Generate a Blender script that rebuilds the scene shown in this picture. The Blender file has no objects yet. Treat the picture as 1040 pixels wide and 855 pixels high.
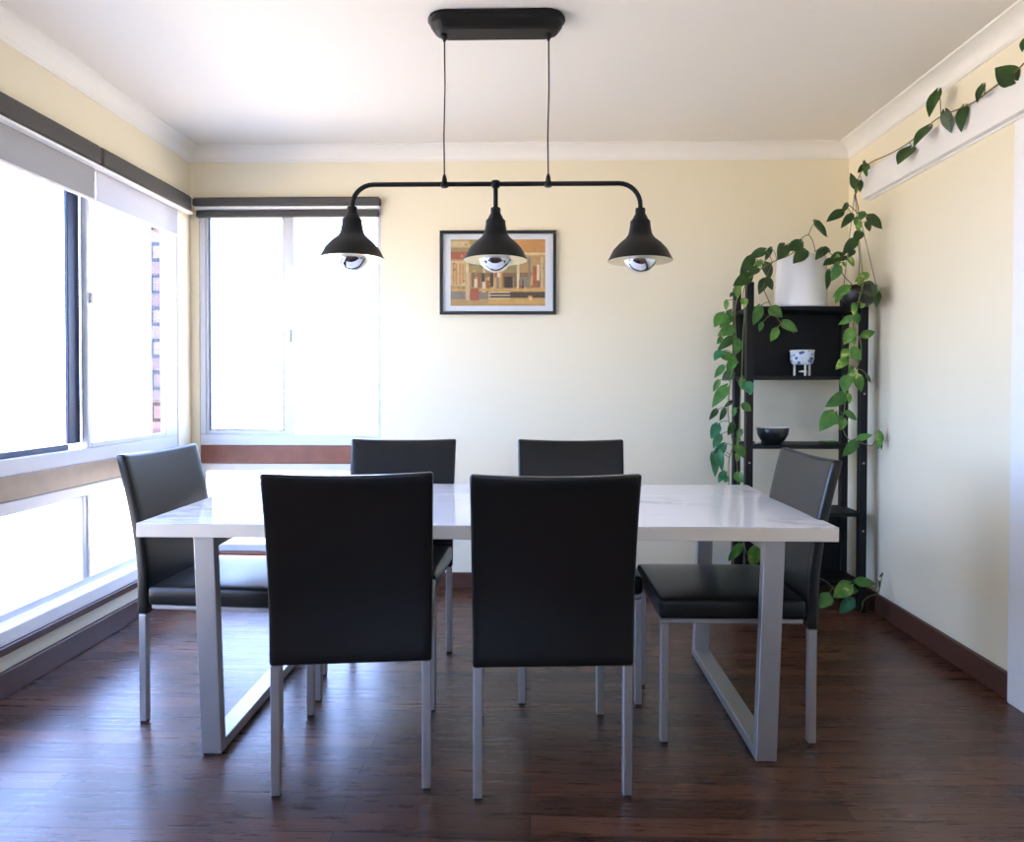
import bpy, bmesh, math, random
from mathutils import Vector, Matrix
random.seed(7)
scene = bpy.context.scene
COL = scene.collection
PI = math.pi

# ------------------------------------------------------------------ camera
YAW, PITCH, ROLL, FPX, CAMZ, CX, CY = 1.3558, .9027, .0924, 698.7, 1.14, 522.68, 401.61
_y, _p, _r = (math.radians(v) for v in (YAW, PITCH, ROLL))
FWD = Vector((-math.sin(_y)*math.cos(_p), math.cos(_y)*math.cos(_p), -math.sin(_p)))
_rt = Vector((math.cos(_y), math.sin(_y), 0)); _up = _rt.cross(FWD)
RGT = _rt*math.cos(_r) + _up*math.sin(_r); UPV = RGT.cross(FWD)
CAMP = Vector((0, 0, CAMZ))
cam_d = bpy.data.cameras.new('camera'); cam = bpy.data.objects.new('camera', cam_d); COL.objects.link(cam)
cam.matrix_world = Matrix(((RGT.x, UPV.x, -FWD.x, 0), (RGT.y, UPV.y, -FWD.y, 0), (RGT.z, UPV.z, -FWD.z, CAMZ), (0, 0, 0, 1)))
cam_d.sensor_width = 36; cam_d.sensor_fit = 'HORIZONTAL'; cam_d.lens = FPX*36/1040
cam_d.shift_x = -(CX-520)/1040; cam_d.shift_y = (CY-427.5)/1040
cam_d.clip_start = .05; cam_d.clip_end = 300
scene.camera = cam

def at(px, py, X=None, Y=None, Z=None):
    """survey point of the photograph on a plane of the room"""
    d = FWD + RGT*((px-CX)/FPX) + UPV*((CY-py)/FPX)
    i, v = (0, X) if X is not None else (1, Y) if Y is not None else (2, Z)
    return CAMP + d*((v-CAMP[i])/d[i])

# ------------------------------------------------------------------ materials
def new_mat(name):
    m = bpy.data.materials.new(name); m.use_nodes = True
    nt = m.node_tree; return m, nt, nt.nodes['Principled BSDF'], nt.nodes['Material Output']
def simple(name, col, rough=.5, metal=0, spec=.5, noise=0, nscale=20, bump=0, bscale=200, coat=0):
    m, nt, b, o = new_mat(name)
    b.inputs['Roughness'].default_value = rough; b.inputs['Metallic'].default_value = metal
    b.inputs['Specular IOR Level'].default_value = spec
    b.inputs['Coat Weight'].default_value = coat
    tc = nt.nodes.new('ShaderNodeTexCoord')
    n = nt.nodes.new('ShaderNodeTexNoise'); n.inputs['Scale'].default_value = nscale; n.inputs['Detail'].default_value = 4
    nt.links.new(tc.outputs['Object'], n.inputs['Vector'])
    mx = nt.nodes.new('ShaderNodeMix'); mx.data_type = 'RGBA'
    mx.inputs['A'].default_value = (*[c*(1-noise) for c in col], 1); mx.inputs['B'].default_value = (*[min(1, c*(1+noise)) for c in col], 1)
    nt.links.new(n.outputs['Fac'], mx.inputs['Factor']); nt.links.new(mx.outputs['Result'], b.inputs['Base Color'])
    if bump:
        n2 = nt.nodes.new('ShaderNodeTexNoise'); n2.inputs['Scale'].default_value = bscale; n2.inputs['Detail'].default_value = 3
        nt.links.new(tc.outputs['Object'], n2.inputs['Vector'])
        bp = nt.nodes.new('ShaderNodeBump'); bp.inputs['Strength'].default_value = bump; bp.inputs['Distance'].default_value = .002
        nt.links.new(n2.outputs['Fac'], bp.inputs['Height']); nt.links.new(bp.outputs['Normal'], b.inputs['Normal'])
    return m

M = {}
M['wall'] = simple('cream_wall_paint', (.87, .80, .605), .6, noise=.015, nscale=3, bump=.08, bscale=90, spec=.3)
M['ceiling'] = simple('ceiling_paint', (.84, .805, .735), .8, noise=.01, nscale=2, spec=.2)
M['cornice'] = simple('cornice_plaster', (.90, .88, .82), .6, noise=.01)
M['white'] = simple('white_gloss_paint', (.88, .88, .87), .3, noise=.01)
M['alu'] = simple('white_window_aluminium', (.66, .68, .71), .3, noise=.01)
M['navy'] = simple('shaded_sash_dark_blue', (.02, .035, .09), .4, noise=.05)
M['rail'] = simple('red_brown_varnished_timber', (.21, .075, .045), .35, noise=.35, nscale=14)
M['rail2'] = simple('window_lit_timber', (.27, .185, .115), .32, noise=.3, nscale=14)  # same timber as rail; paler colour paints in the window light on it
M['base'] = simple('dark_brown_skirting', (.085, .036, .022), .4, noise=.3, nscale=18)
M['leather'] = simple('black_leather', (.0065, .006, .005), .30, noise=.2, nscale=8, bump=.12, bscale=420, spec=.40)
_l = M['leather'].node_tree.nodes['Principled BSDF']; _l.inputs['Sheen Weight'].default_value = .06; _l.inputs['Sheen Roughness'].default_value = .35
M['steel'] = simple('brushed_silver_steel', (.46, .455, .45), .36, metal=.85, noise=.04, nscale=60)
M['tsteel'] = simple('satin_grey_steel', (.42, .415, .41), .40, metal=.8, noise=.04, nscale=40)
M['cap'] = simple('black_plastic_cap', (.02, .02, .02), .5)
M['black'] = simple('matt_black_metal', (.007, .007, .0065), .45, noise=.1, spec=.25)
M['cord'] = simple('black_flex', (.02, .02, .02), .6)
M['brass'] = simple('pale_brass_lining', (.80, .66, .42), .3, metal=.95, noise=.05)
M['chrome'] = simple('mirror_crown_glass', (.85, .85, .87), .04, metal=1)
M['shelf'] = simple('black_brown_shelving', (.009, .0085, .008), .5, noise=.15, nscale=10, spec=.25)
M['pot'] = simple('white_glazed_ceramic', (.78, .78, .77), .25, noise=.02, coat=.4)
M['bpot'] = simple('black_glazed_bowl', (.012, .012, .013), .3)
M['cream'] = simple('cream_glaze', (.75, .74, .68), .35)
M['soil'] = simple('potting_soil', (.03, .02, .014), .95, noise=.5, nscale=60)
M['blind_dark'] = simple('charcoal_blind_fabric', (.075, .072, .068), .8, noise=.08, nscale=80)
M['paper'] = simple('white_mat_board', (.80, .81, .84), .7)
M['frame'] = simple('black_picture_frame', (.012, .012, .012), .4)
M['stem'] = simple('vine_stem', (.16, .17, .05), .6, noise=.3, nscale=30)
M['brownstem'] = simple('dry_brown_stem', (.13, .085, .04), .7, noise=.3, nscale=30)
M['soffit'] = simple('white_soffit', (.8, .79, .76), .7)
M['pebble'] = simple('white_pebble', (.7, .7, .68), .5, noise=.1)

def leaf_mat(name, a, b, yel=None):
    m, nt, bs, o = new_mat(name)
    tc = nt.nodes.new('ShaderNodeTexCoord')
    n = nt.nodes.new('ShaderNodeTexNoise'); n.inputs['Scale'].default_value = 22; n.inputs['Detail'].default_value = 3
    nt.links.new(tc.outputs['Object'], n.inputs['Vector'])
    r = nt.nodes.new('ShaderNodeValToRGB'); e = r.color_ramp.elements
    e[0].position = .38; e[0].color = (*a, 1); e[1].position = .6; e[1].color = (*b, 1)
    if yel:
        k = e.new(.66); k.color = (*yel, 1)
    nt.links.new(n.outputs['Fac'], r.inputs['Fac']); nt.links.new(r.outputs['Color'], bs.inputs['Base Color'])
    bs.inputs['Roughness'].default_value = .38
    tr = nt.nodes.new('ShaderNodeBsdfTranslucent'); nt.links.new(r.outputs['Color'], tr.inputs['Color'])
    mx = nt.nodes.new('ShaderNodeMixShader'); mx.inputs['Fac'].default_value = .18
    nt.links.new(bs.outputs['BSDF'], mx.inputs[1]); nt.links.new(tr.outputs['BSDF'], mx.inputs[2])
    nt.links.new(mx.outputs['Shader'], o.inputs['Surface'])
    return m
LEAF = {'d': leaf_mat('dark_pothos_leaf', (.018, .055, .010), (.035, .095, .015)),
        'm': leaf_mat('green_pothos_leaf', (.045, .15, .022), (.08, .23, .035)),
        'v': leaf_mat('variegated_pothos_leaf', (.07, .22, .025), (.17, .34, .05), (.5, .58, .18)),
        't': leaf_mat('blue_green_pothos_leaf', (.02, .13, .05), (.05, .24, .10))}

def glass_mat(name, tint=(1, 1, 1), refl=1.0):
    m, nt, b, o = new_mat(name); nt.nodes.remove(b)
    t = nt.nodes.new('ShaderNodeBsdfTransparent'); t.inputs['Color'].default_value = (*tint, 1)
    g = nt.nodes.new('ShaderNodeBsdfGlossy'); g.inputs['Roughness'].default_value = .02
    lw = nt.nodes.new('ShaderNodeLayerWeight'); lw.inputs['Blend'].default_value = .5
    pw = nt.nodes.new('ShaderNodeMath'); pw.operation = 'POWER'; pw.inputs[1].default_value = 5; nt.links.new(lw.outputs['Facing'], pw.inputs[0])
    f = nt.nodes.new('ShaderNodeMath'); f.operation = 'MULTIPLY_ADD'; f.inputs[1].default_value = .45; f.inputs[2].default_value = .008; nt.links.new(pw.outputs[0], f.inputs[0])
    mx = nt.nodes.new('ShaderNodeMixShader')
    nt.links.new(f.outputs[0], mx.inputs['Fac']); nt.links.new(t.outputs['BSDF'], mx.inputs[1]); nt.links.new(g.outputs['BSDF'], mx.inputs[2])
    nt.links.new(mx.outputs['Shader'], o.inputs['Surface'])
    return m
M['glass'] = glass_mat('window_glass', (.97, .98, .98))

def blind_mat(name, col, trans):
    m, nt, b, o = new_mat(name)
    b.inputs['Base Color'].default_value = (*col, 1); b.inputs['Roughness'].default_value = .85
    t = nt.nodes.new('ShaderNodeBsdfTranslucent'); t.inputs['Color'].default_value = (*col, 1)
    mx = nt.nodes.new('ShaderNodeMixShader'); mx.inputs['Fac'].default_value = trans
    w = nt.nodes.new('ShaderNodeTexWave'); w.inputs['Scale'].default_value = 120
    nt.links.new(b.outputs['BSDF'], mx.inputs[1]); nt.links.new(t.outputs['BSDF'], mx.inputs[2]); nt.links.new(mx.outputs['Shader'], o.inputs['Surface'])
    return m
M['fab_grey'] = blind_mat('grey_sunscreen_fabric', (.42, .42, .42), .25)
M['fab_pale'] = blind_mat('pale_sunscreen_fabric', (.60, .60, .62), .32)

def floor_mat():
    m, nt, b, o = new_mat('worn_timber_floorboards'); L = nt.links; N = nt.nodes.new
    tc = N('ShaderNodeTexCoord')
    br = N('ShaderNodeTexBrick'); br.offset = .37; br.inputs['Scale'].default_value = 1
    br.inputs['Brick Width'].default_value = 1.35; br.inputs['Row Height'].default_value = .082
    br.inputs['Mortar Size'].default_value = .0024; br.inputs['Mortar Smooth'].default_value = .2; br.inputs['Bias'].default_value = 0
    br.inputs['Color1'].default_value = (.25, .25, .25, 1); br.inputs['Color2'].default_value = (.8, .8, .8, 1); br.inputs['Mortar'].default_value = (0, 0, 0, 1)
    L.new(tc.outputs['Object'], br.inputs['Vector'])
    mp = N('ShaderNodeMapping'); mp.inputs['Scale'].default_value = (2.2, 30, 1); L.new(tc.outputs['Object'], mp.inputs['Vector'])
    gr = N('ShaderNodeTexNoise'); gr.inputs['Scale'].default_value = 2.0; gr.inputs['Detail'].default_value = 8; gr.inputs['Roughness'].default_value = .65
    L.new(mp.outputs['Vector'], gr.inputs['Vector'])
    mp2 = N('ShaderNodeMapping'); mp2.inputs['Scale'].default_value = (2.2, 7.5, 1); L.new(tc.outputs['Object'], mp2.inputs['Vector'])
    bl = N('ShaderNodeTexNoise'); bl.inputs['Scale'].default_value = 1.5; bl.inputs['Detail'].default_value = 6; bl.inputs['Roughness'].default_value = .62; L.new(mp2.outputs['Vector'], bl.inputs['Vector'])
    a1 = N('ShaderNodeMath'); a1.operation = 'MULTIPLY'; a1.inputs[1].default_value = .42; L.new(br.outputs['Color'], a1.inputs[0])
    a2 = N('ShaderNodeMath'); a2.operation = 'MULTIPLY_ADD'; a2.inputs[1].default_value = .45; L.new(gr.outputs['Fac'], a2.inputs[0]); L.new(a1.outputs[0], a2.inputs[2])
    a3 = N('ShaderNodeMath'); a3.operation = 'MULTIPLY_ADD'; a3.inputs[1].default_value = .34; L.new(bl.outputs['Fac'], a3.inputs[0]); L.new(a2.outputs[0], a3.inputs[2])
    r = N('ShaderNodeValToRGB'); e = r.color_ramp.elements
    e[0].position = .36; e[0].color = (.016, .007, .004, 1); e[1].position = .86; e[1].color = (.165, .068, .036, 1)
    k = e.new(.60); k.color = (.072, .028, .014, 1)
    L.new(a3.outputs[0], r.inputs['Fac'])
    # pale scuffs
    mp3 = N('ShaderNodeMapping'); mp3.inputs['Scale'].default_value = (7, 16, 1); mp3.inputs['Rotation'].default_value = (0, 0, .3); L.new(tc.outputs['Object'], mp3.inputs['Vector'])
    sc = N('ShaderNodeTexNoise'); sc.inputs['Scale'].default_value = 2.0; sc.inputs['Detail'].default_value = 9; sc.inputs['Roughness'].default_value = .75; L.new(mp3.outputs['Vector'], sc.inputs['Vector'])
    sr = N('ShaderNodeMapRange'); sr.inputs['From Min'].default_value = .68; sr.inputs['From Max'].default_value = .80; L.new(sc.outputs['Fac'], sr.inputs['Value'])
    sm = N('ShaderNodeMath'); sm.operation = 'MULTIPLY'; sm.inputs[1].default_value = .5; L.new(sr.outputs['Result'], sm.inputs[0])
    mx = N('ShaderNodeMix'); mx.data_type = 'RGBA'; mx.inputs['B'].default_value = (.30, .22, .18, 1)
    L.new(sm.outputs[0], mx.inputs['Factor']); L.new(r.outputs['Color'], mx.inputs['A'])
    mo = N('ShaderNodeMix'); mo.data_type = 'RGBA'; mo.inputs['B'].default_value = (.012, .006, .004, 1)
    L.new(br.outputs['Fac'], mo.inputs['Factor']); L.new(mx.outputs['Result'], mo.inputs['A'])
    L.new(mo.outputs['Result'], b.inputs['Base Color'])
    rr = N('ShaderNodeMapRange'); rr.inputs['From Min'].default_value = .3; rr.inputs['From Max'].default_value = .7; rr.inputs['To Min'].default_value = .23; rr.inputs['To Max'].default_value = .36; L.new(gr.outputs['Fac'], rr.inputs['Value'])
    L.new(rr.outputs['Result'], b.inputs['Roughness'])
    hb = N('ShaderNodeMath'); hb.operation = 'MULTIPLY_ADD'; hb.inputs[1].default_value = -1.2; L.new(br.outputs['Fac'], hb.inputs[0]); L.new(gr.outputs['Fac'], hb.inputs[2])
    bp = N('ShaderNodeBump'); bp.inputs['Strength'].default_value = .25; bp.inputs['Distance'].default_value = .002; L.new(hb.outputs[0], bp.inputs['Height']); L.new(bp.outputs['Normal'], b.inputs['Normal'])
    b.inputs['Specular IOR Level'].default_value = .55
    return m
M['floor'] = floor_mat()

def marble_mat():
    m, nt, b, o = new_mat('white_marble_top'); L = nt.links; N = nt.nodes.new
    tc = N('ShaderNodeTexCoord'); mp = N('ShaderNodeMapping'); mp.inputs['Rotation'].default_value = (0, 0, .55); mp.inputs['Scale'].default_value = (1, 2.2, 1); L.new(tc.outputs['Object'], mp.inputs['Vector'])
    n = N('ShaderNodeTexNoise'); n.inputs['Scale'].default_value = 2.4; n.inputs['Detail'].default_value = 9; n.inputs['Roughness'].default_value = .62; n.inputs['Distortion'].default_value = .6; L.new(mp.outputs['Vector'], n.inputs['Vector'])
    s = N('ShaderNodeMath'); s.operation = 'SUBTRACT'; s.inputs[1].default_value = .5; L.new(n.outputs['Fac'], s.inputs[0])
    ab = N('ShaderNodeMath'); ab.operation = 'ABSOLUTE'; L.new(s.outputs[0], ab.inputs[0])
    r = N('ShaderNodeValToRGB'); e = r.color_ramp.elements; e[0].position = 0; e[0].color = (.40, .40, .44, 1); e[1].position = .035; e[1].color = (.80, .79, .79, 1)
    L.new(ab.outputs[0], r.inputs['Fac'])
    n2 = N('ShaderNodeTexNoise'); n2.inputs['Scale'].default_value = 1.7; n2.inputs['Detail'].default_value = 3; L.new(tc.outputs['Object'], n2.inputs['Vector'])
    mr = N('ShaderNodeMapRange'); mr.inputs['From Min'].default_value = .42; mr.inputs['From Max'].default_value = .62; L.new(n2.outputs['Fac'], mr.inputs['Value'])
    mx = N('ShaderNodeMix'); mx.data_type = 'RGBA'; mx.inputs['A'].default_value = (.80, .79, .79, 1); L.new(mr.outputs['Result'], mx.inputs['Factor']); L.new(r.outputs['Color'], mx.inputs['B'])
    L.new(mx.outputs['Result'], b.inputs['Base Color'])
    b.inputs['Roughness'].default_value = .06; b.inputs['Specular IOR Level'].default_value = .55
    return m
M['marble'] = marble_mat()
M['edge'] = simple('cream_table_edge', (.74, .66, .54), .35, noise=.02)

def brick_mat():
    m, nt, b, o = new_mat('red_brick'); L = nt.links; N = nt.nodes.new
    tc = N('ShaderNodeTexCoord'); mp = N('ShaderNodeMapping'); mp.inputs['Rotation'].default_value = (PI/2, 0, 0); L.new(tc.outputs['Object'], mp.inputs['Vector'])
    br = N('ShaderNodeTexBrick'); br.inputs['Scale'].default_value = 1; br.inputs['Brick Width'].default_value = .24; br.inputs['Row Height'].default_value = .086; br.inputs['Mortar Size'].default_value = .010
    br.inputs['Color1'].default_value = (.16, .082, .075, 1); br.inputs['Color2'].default_value = (.24, .165, .15, 1); br.inputs['Mortar'].default_value = (.014, .012, .014, 1)
    L.new(mp.outputs['Vector'], br.inputs['Vector']); L.new(br.outputs['Color'], b.inputs['Base Color']); b.inputs['Roughness'].default_value = 1; b.inputs['Specular IOR Level'].default_value = 0
    return m
M['brick'] = brick_mat()
def paving_mat():
    m, nt, b, o = new_mat('sunlit_pale_paving'); L = nt.links; N = nt.nodes.new
    tc = N('ShaderNodeTexCoord')
    br = N('ShaderNodeTexBrick'); br.inputs['Scale'].default_value = 1; br.inputs['Brick Width'].default_value = .9; br.inputs['Row Height'].default_value = .45; br.inputs['Mortar Size'].default_value = .012
    br.inputs['Color1'].default_value = (.62, .46, .29, 1); br.inputs['Color2'].default_value = (.66, .50, .32, 1); br.inputs['Mortar'].default_value = (.25, .19, .13, 1)
    L.new(tc.outputs['Object'], br.inputs['Vector']); L.new(br.outputs['Color'], b.inputs['Base Color']); b.inputs['Roughness'].default_value = .9
    return m
M['paving'] = paving_mat()

# ------------------------------------------------------------------ mesh helpers
def V(*a): return Vector(a)
def box(bm, x0, x1, y0, y1, z0, z1, mi=0):
    vs = [bm.verts.new((x, y, z)) for z in (z0, z1) for y in (y0, y1) for x in (x0, x1)]
    for f in ((0, 2, 3, 1), (4, 5, 7, 6), (0, 1, 5, 4), (2, 6, 7, 3), (0, 4, 6, 2), (1, 3, 7, 5)):
        fc = bm.faces.new([vs[i] for i in f]); fc.material_index = mi
    return vs
def bbox(bm, x0, x1, y0, y1, z0, z1, b=.004, seg=2):
    t = bmesh.new(); box(t, x0, x1, y0, y1, z0, z1)
    bmesh.ops.bevel(t, geom=t.edges[:], offset=b, segments=seg, affect='EDGES', profile=.5)
    merge(bm, t)
def merge(bm, t):
    me = bpy.data.meshes.new('tmp'); t.to_mesh(me); t.free(); bm.from_mesh(me); bpy.data.meshes.remove(me)
def lathe(bm, prof, seg=32, c=(0, 0, 0), cap=True, mi=0):
    rings = []
    for r, z in prof:
        rings.append([bm.verts.new((c[0]+r*math.cos(2*PI*k/seg), c[1]+r*math.sin(2*PI*k/seg), c[2]+z)) for k in range(seg)])
    for a, b in zip(rings, rings[1:]):
        for k in range(seg):
            f = bm.faces.new((a[k], a[(k+1) % seg], b[(k+1) % seg], b[k])); f.smooth = True; f.material_index = mi
    if cap:
        for rg in (rings[0], rings[-1]):
            try:
                f = bm.faces.new(rg); f.material_index = mi
            except Exception: pass
def tube(bm, pts, r, seg=8, r2=None):
    pts = [Vector(p) for p in pts]; rings = []; n = len(pts); prev = None
    for i, p in enumerate(pts):
        t = (pts[min(i+1, n-1)]-pts[max(i-1, 0)]).normalized()
        if prev is None:
            a = t.orthogonal().normalized()
        else:
            a = (prev - t*prev.dot(t)).normalized()
        prev = a; b = t.cross(a); rr = r if r2 is None else r+(r2-r)*i/(n-1)
        rings.append([bm.verts.new(p+(a*math.cos(2*PI*k/seg)+b*math.sin(2*PI*k/seg))*rr) for k in range(seg)])
    for a, b in zip(rings, rings[1:]):
        for k in range(seg):
            f = bm.faces.new((a[k], a[(k+1) % seg], b[(k+1) % seg], b[k])); f.smooth = True
    bm.faces.new(rings[0]); bm.faces.new(rings[-1])
def smooth_path(pts, n=6):
    pts = [Vector(p) for p in pts]; out = []
    for i in range(len(pts)-1):
        p0, p1, p2, p3 = pts[max(i-1, 0)], pts[i], pts[i+1], pts[min(i+2, len(pts)-1)]
        for k in range(n):
            t = k/n
            out.append(.5*((2*p1)+(p2-p0)*t+(2*p0-5*p1+4*p2-p3)*t*t+(3*p1-p0-3*p2+p3)*t**3))
    out.append(pts[-1]); return out
def obj(name, bm, mat, parent=None, bevel=0, smooth=False):
    bmesh.ops.recalc_face_normals(bm, faces=bm.faces[:])
    me = bpy.data.meshes.new(name); bm.to_mesh(me); bm.free()
    for m in (mat if isinstance(mat, (list, tuple)) else [mat]): me.materials.append(m)
    if smooth:
        for p in me.polygons: p.use_smooth = True
    o = bpy.data.objects.new(name, me); COL.objects.link(o)
    if parent: o.parent = parent
    if bevel:
        b = o.modifiers.new('bevel', 'BEVEL'); b.width = bevel; b.segments = 3; b.limit_method = 'ANGLE'; b.angle_limit = math.radians(40)
    return o
def B(): return bmesh.new()
def thing(name, label, cat, loc=(0, 0, 0), rz=0, group=None):
    o = bpy.data.objects.new(name, None); COL.objects.link(o); o.location = loc; o.rotation_euler = (0, 0, rz)
    return tag(o, label, cat, group)
def tag(o, label, cat, group=None):
    o['label'] = label; o['category'] = cat
    if group: o['group'] = group
    return o
def struct(o):
    o['kind'] = 'structure'; return o
def sempty(name):
    o = bpy.data.objects.new(name, None); COL.objects.link(o); o['kind'] = 'structure'; return o
def dup(root, loc, rz, label):
    r = root.copy(); COL.objects.link(r); r.location = loc; r.rotation_euler = (0, 0, rz); r['label'] = label
    for ch in list(root.children):
        c = ch.copy(); COL.objects.link(c); c.parent = r
        for g in list(ch.children):
            d = g.copy(); COL.objects.link(d); d.parent = c
    return r

# ------------------------------------------------------------------ room shell
XL, XR, YB, ZC, YF = -1.918, 1.744, 3.84, 2.46, -4.2
WY0, WY1 = .45, 3.70            # left window opening
WZ0, WZ1 = .235, 2.13
BX0, BX1 = -1.868, -.84          # back window opening
bm = B(); box(bm, XL-.22, XR+.15, YF-.15, YB+.22, -.12, 0); struct(obj('floor', bm, M['floor']))
bm = B(); box(bm, XL-.22, XR+.15, YF-.15, YB+.22, ZC, ZC+.2); struct(obj('ceiling', bm, M['ceiling']))
TH = .10
bm = B()
box(bm, XL-TH, XL, YF, YB+.1, WZ1, ZC); box(bm, XL-TH, XL, YF, YB+.1, 0, WZ0)
box(bm, XL-TH, XL, WY1, YB+.1, WZ0, WZ1); box(bm, XL-TH, XL, YF, WY0, WZ0, WZ1)
struct(obj('wall_left', bm, M['wall']))
bm = B()
box(bm, XL, XR+.1, YB, YB+TH, WZ1, ZC); box(bm, XL, XR+.1, YB, YB+TH, 0, .175)
box(bm, BX1, XR+.1, YB, YB+TH, .175, WZ1); box(bm, XL, BX0, YB, YB+TH, .175, WZ1)
struct(obj('wall_back', bm, M['wall']))
bm = B(); box(bm, XR, XR+.1, YF, YB, 0, ZC); struct(obj('wall_right', bm, M['wall']))
bm = B(); box(bm, XL-TH, -.8, YF-.1, YF, 0, ZC); box(bm, .8, XR+.1, YF-.1, YF, 0, ZC); box(bm, -.8, .8, YF-.1, YF, 2.15, ZC); box(bm, -.8, .8, YF-.1, YF, 0, 1.2)  # opening left for the added fill glazing
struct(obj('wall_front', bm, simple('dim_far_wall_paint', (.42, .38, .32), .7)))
# outside: brick skin beside the window, eaves, paving
bm = B(); box(bm, XL-.125, XL-.052, WY1-.042, WY1-.001, WZ0, WZ1); box(bm, XL-.125, XL-TH, WY1-.001, YB+.2, -.3, ZC); box(bm, XL-.20, XL-TH, YF, WY0, -.3, ZC)
box(bm, BX1+.02, XR+.15, YB+TH, YB+.2, -.3, ZC); struct(obj('wall_outside', bm, M['brick']))
bm = B(); box(bm, XL-.72, XL-.2, YF, YB+.72, 2.36, 2.46); box(bm, XL-.2, XR+.2, YB+.2, YB+.72, 2.36, 2.46)
struct(obj('roof_eave', bm, M['soffit']))
bm = B(); box(bm, -60, 60, -60, 60, -.5, -.30); struct(obj('ground', bm, M['paving']))

# cornices
def cove(name, p0, p1, inward):
    p0, p1, n = Vector(p0), Vector(p1), Vector(inward); bm = B(); h = .078
    prof = [(0, 0), (.006, 0), (.006, .006)]
    for k in range(9):
        a = (PI/2)*k/8; prof.append((h - (h-.010)*math.cos(a), .010 + (h-.018)*math.sin(a)))
    prof += [(h, h-.003), (h, h), (0, h)]
    ra = [bm.verts.new(p0+n*d+V(0, 0, z)) for d, z in prof]; rb = [bm.verts.new(p1+n*d+V(0, 0, z)) for d, z in prof]
    for i in range(len(prof)):
        j = (i+1) % len(prof); bm.faces.new((ra[i], ra[j], rb[j], rb[i]))
    bm.faces.new(ra); bm.faces.new(rb); return struct(obj(name, bm, M['cornice']))
cz = ZC-.078
cove('trim_1', (XL, YF, cz), (XL, YB, cz), (1, 0, 0)); cove('trim_2', (XL, YB, cz), (XR, YB, cz), (0, -1, 0)); cove('trim_3', (XR, YB, cz), (XR, YF, cz), (-1, 0, 0))
# skirting
def skirt(name, *b):
    bm = B(); bbox(bm, *b, b=.005); struct(obj(name, bm, M['base']))
skirt('baseboard_left', XL, XL+.018, YF, YB, 0, .098)
skirt('baseboard_back', XL+.018, XR-.018, YB-.018, YB, 0, .088)
skirt('baseboard_right', XR-.018, XR, 2.50, YB, 0, .098)
# pelmet board and door casing on the right wall
bm = B(); bbox(bm, XR-.035, XR, 1.0, 3.62, 2.10, 2.235, b=.003); struct(obj('trim_4', bm, M['white']))
bm = B(); bbox(bm, XR-.010, XR, 1.0, 3.60, 2.090, 2.10, b=.002); struct(obj('trim_5', bm, M['white']))
bm = B(); bbox(bm, XR-.03, XR, 2.36, 2.50, 0, 2.077, b=.004); struct(obj('trim_6', bm, M['white']))

# ------------------------------------------------------------------ windows
def part(name, mat, parent, boxes, bev=.003):
    bm = B()
    for b in boxes: bbox(bm, *b, b=bev, seg=1)
    return obj(name, bm, mat, parent)
gx = XL-.038
w1 = sempty('window_1')
fx0, fx1 = XL-.050, XL-.004
part('window_frame', M['alu'], w1, [(fx0, fx1, WY0, WY1, .80, .862), (fx0, fx1, WY0, WY1, 2.07, 2.13), (fx0, fx1, 3.655, WY1, .862, 2.07), (fx0, fx1, WY0, WY0+.05, .862, 2.07)])
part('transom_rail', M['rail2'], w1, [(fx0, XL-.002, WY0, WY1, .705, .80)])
part('lower_frame', M['alu'], w1, [(fx0, fx1, WY0, WY1, .655, .704), (fx0, fx1, WY0, WY1, .27, .30), (fx0, fx1, 3.655, WY1, .30, .655), (fx0, fx1, WY0, WY0+.05, .30, .655), (fx0, fx1, 2.90, 2.925, .30, .655), (fx0, fx1, 2.93, 2.95, .30, .655), (fx0, fx1, 1.28, 1.33, .30, .655)])
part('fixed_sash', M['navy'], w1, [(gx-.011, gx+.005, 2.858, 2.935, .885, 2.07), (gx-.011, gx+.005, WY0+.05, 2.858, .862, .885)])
part('middle_stile', M['alu'], w1, [(gx-.011, gx+.005, 1.28, 1.33, .885, 2.07)])
s = part('sliding_sash', M['alu'], w1, [(gx+.006, gx+.036, 2.936, 2.962, .863, 2.07), (gx+.006, gx+.036, 3.575, 3.655, .863, 2.07), (gx+.006, gx+.036, 2.962, 3.575, .863, .885)])
part('latch', M['alu'], s, [(gx+.036, gx+.046, 2.955, 2.972, 1.49, 1.54)])
part('pane', M['glass'], w1, [(gx-.006, gx-.002, WY0+.05, 2.858, .885, 2.07)], .0005)
part('pane', M['glass'], s, [(gx+.018, gx+.022, 2.962, 3.575, .885, 2.07)], .0005)
part('pane', M['glass'], w1, [(gx-.006, gx-.002, WY0+.05, 2.90, .30, .655)], .0005)
part('pane', M['glass'], w1, [(gx-.006, gx-.002, 2.95, 3.655, .30, .655)], .0005)
part('window_sill', M['white'], w1, [(fx0, XL+.045, WY0, WY1, .205, .262)], .004)
part('sill_nosing', M['base'], w1, [(XL, XL+.05, WY0, WY1, .172, .204)], .004)
w2 = sempty('window_2')
fy0, fy1 = YB+.004, YB+.085; gy = YB+.045
part('window_frame', M['alu'], w2, [(BX0, BX1, fy0, fy1, .795, .856), (BX0, BX1, fy0, fy1, 2.085, 2.13), (BX0, BX0+.03, fy0, fy1, .856, 2.085), (BX1-.022, BX1, fy0, fy1, .856, 2.085)])
part('transom_rail', M['rail'], w2, [(BX0, BX1, YB+.002, fy1, .692, .794)])
part('lower_frame', M['alu'], w2, [(BX0, BX1, fy0, fy1, .65, .691), (BX0, BX1, fy0, fy1, .195, .235), (BX0, BX0+.03, fy0, fy1, .235, .65), (BX1-.022, BX1, fy0, fy1, .235, .65)])
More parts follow.
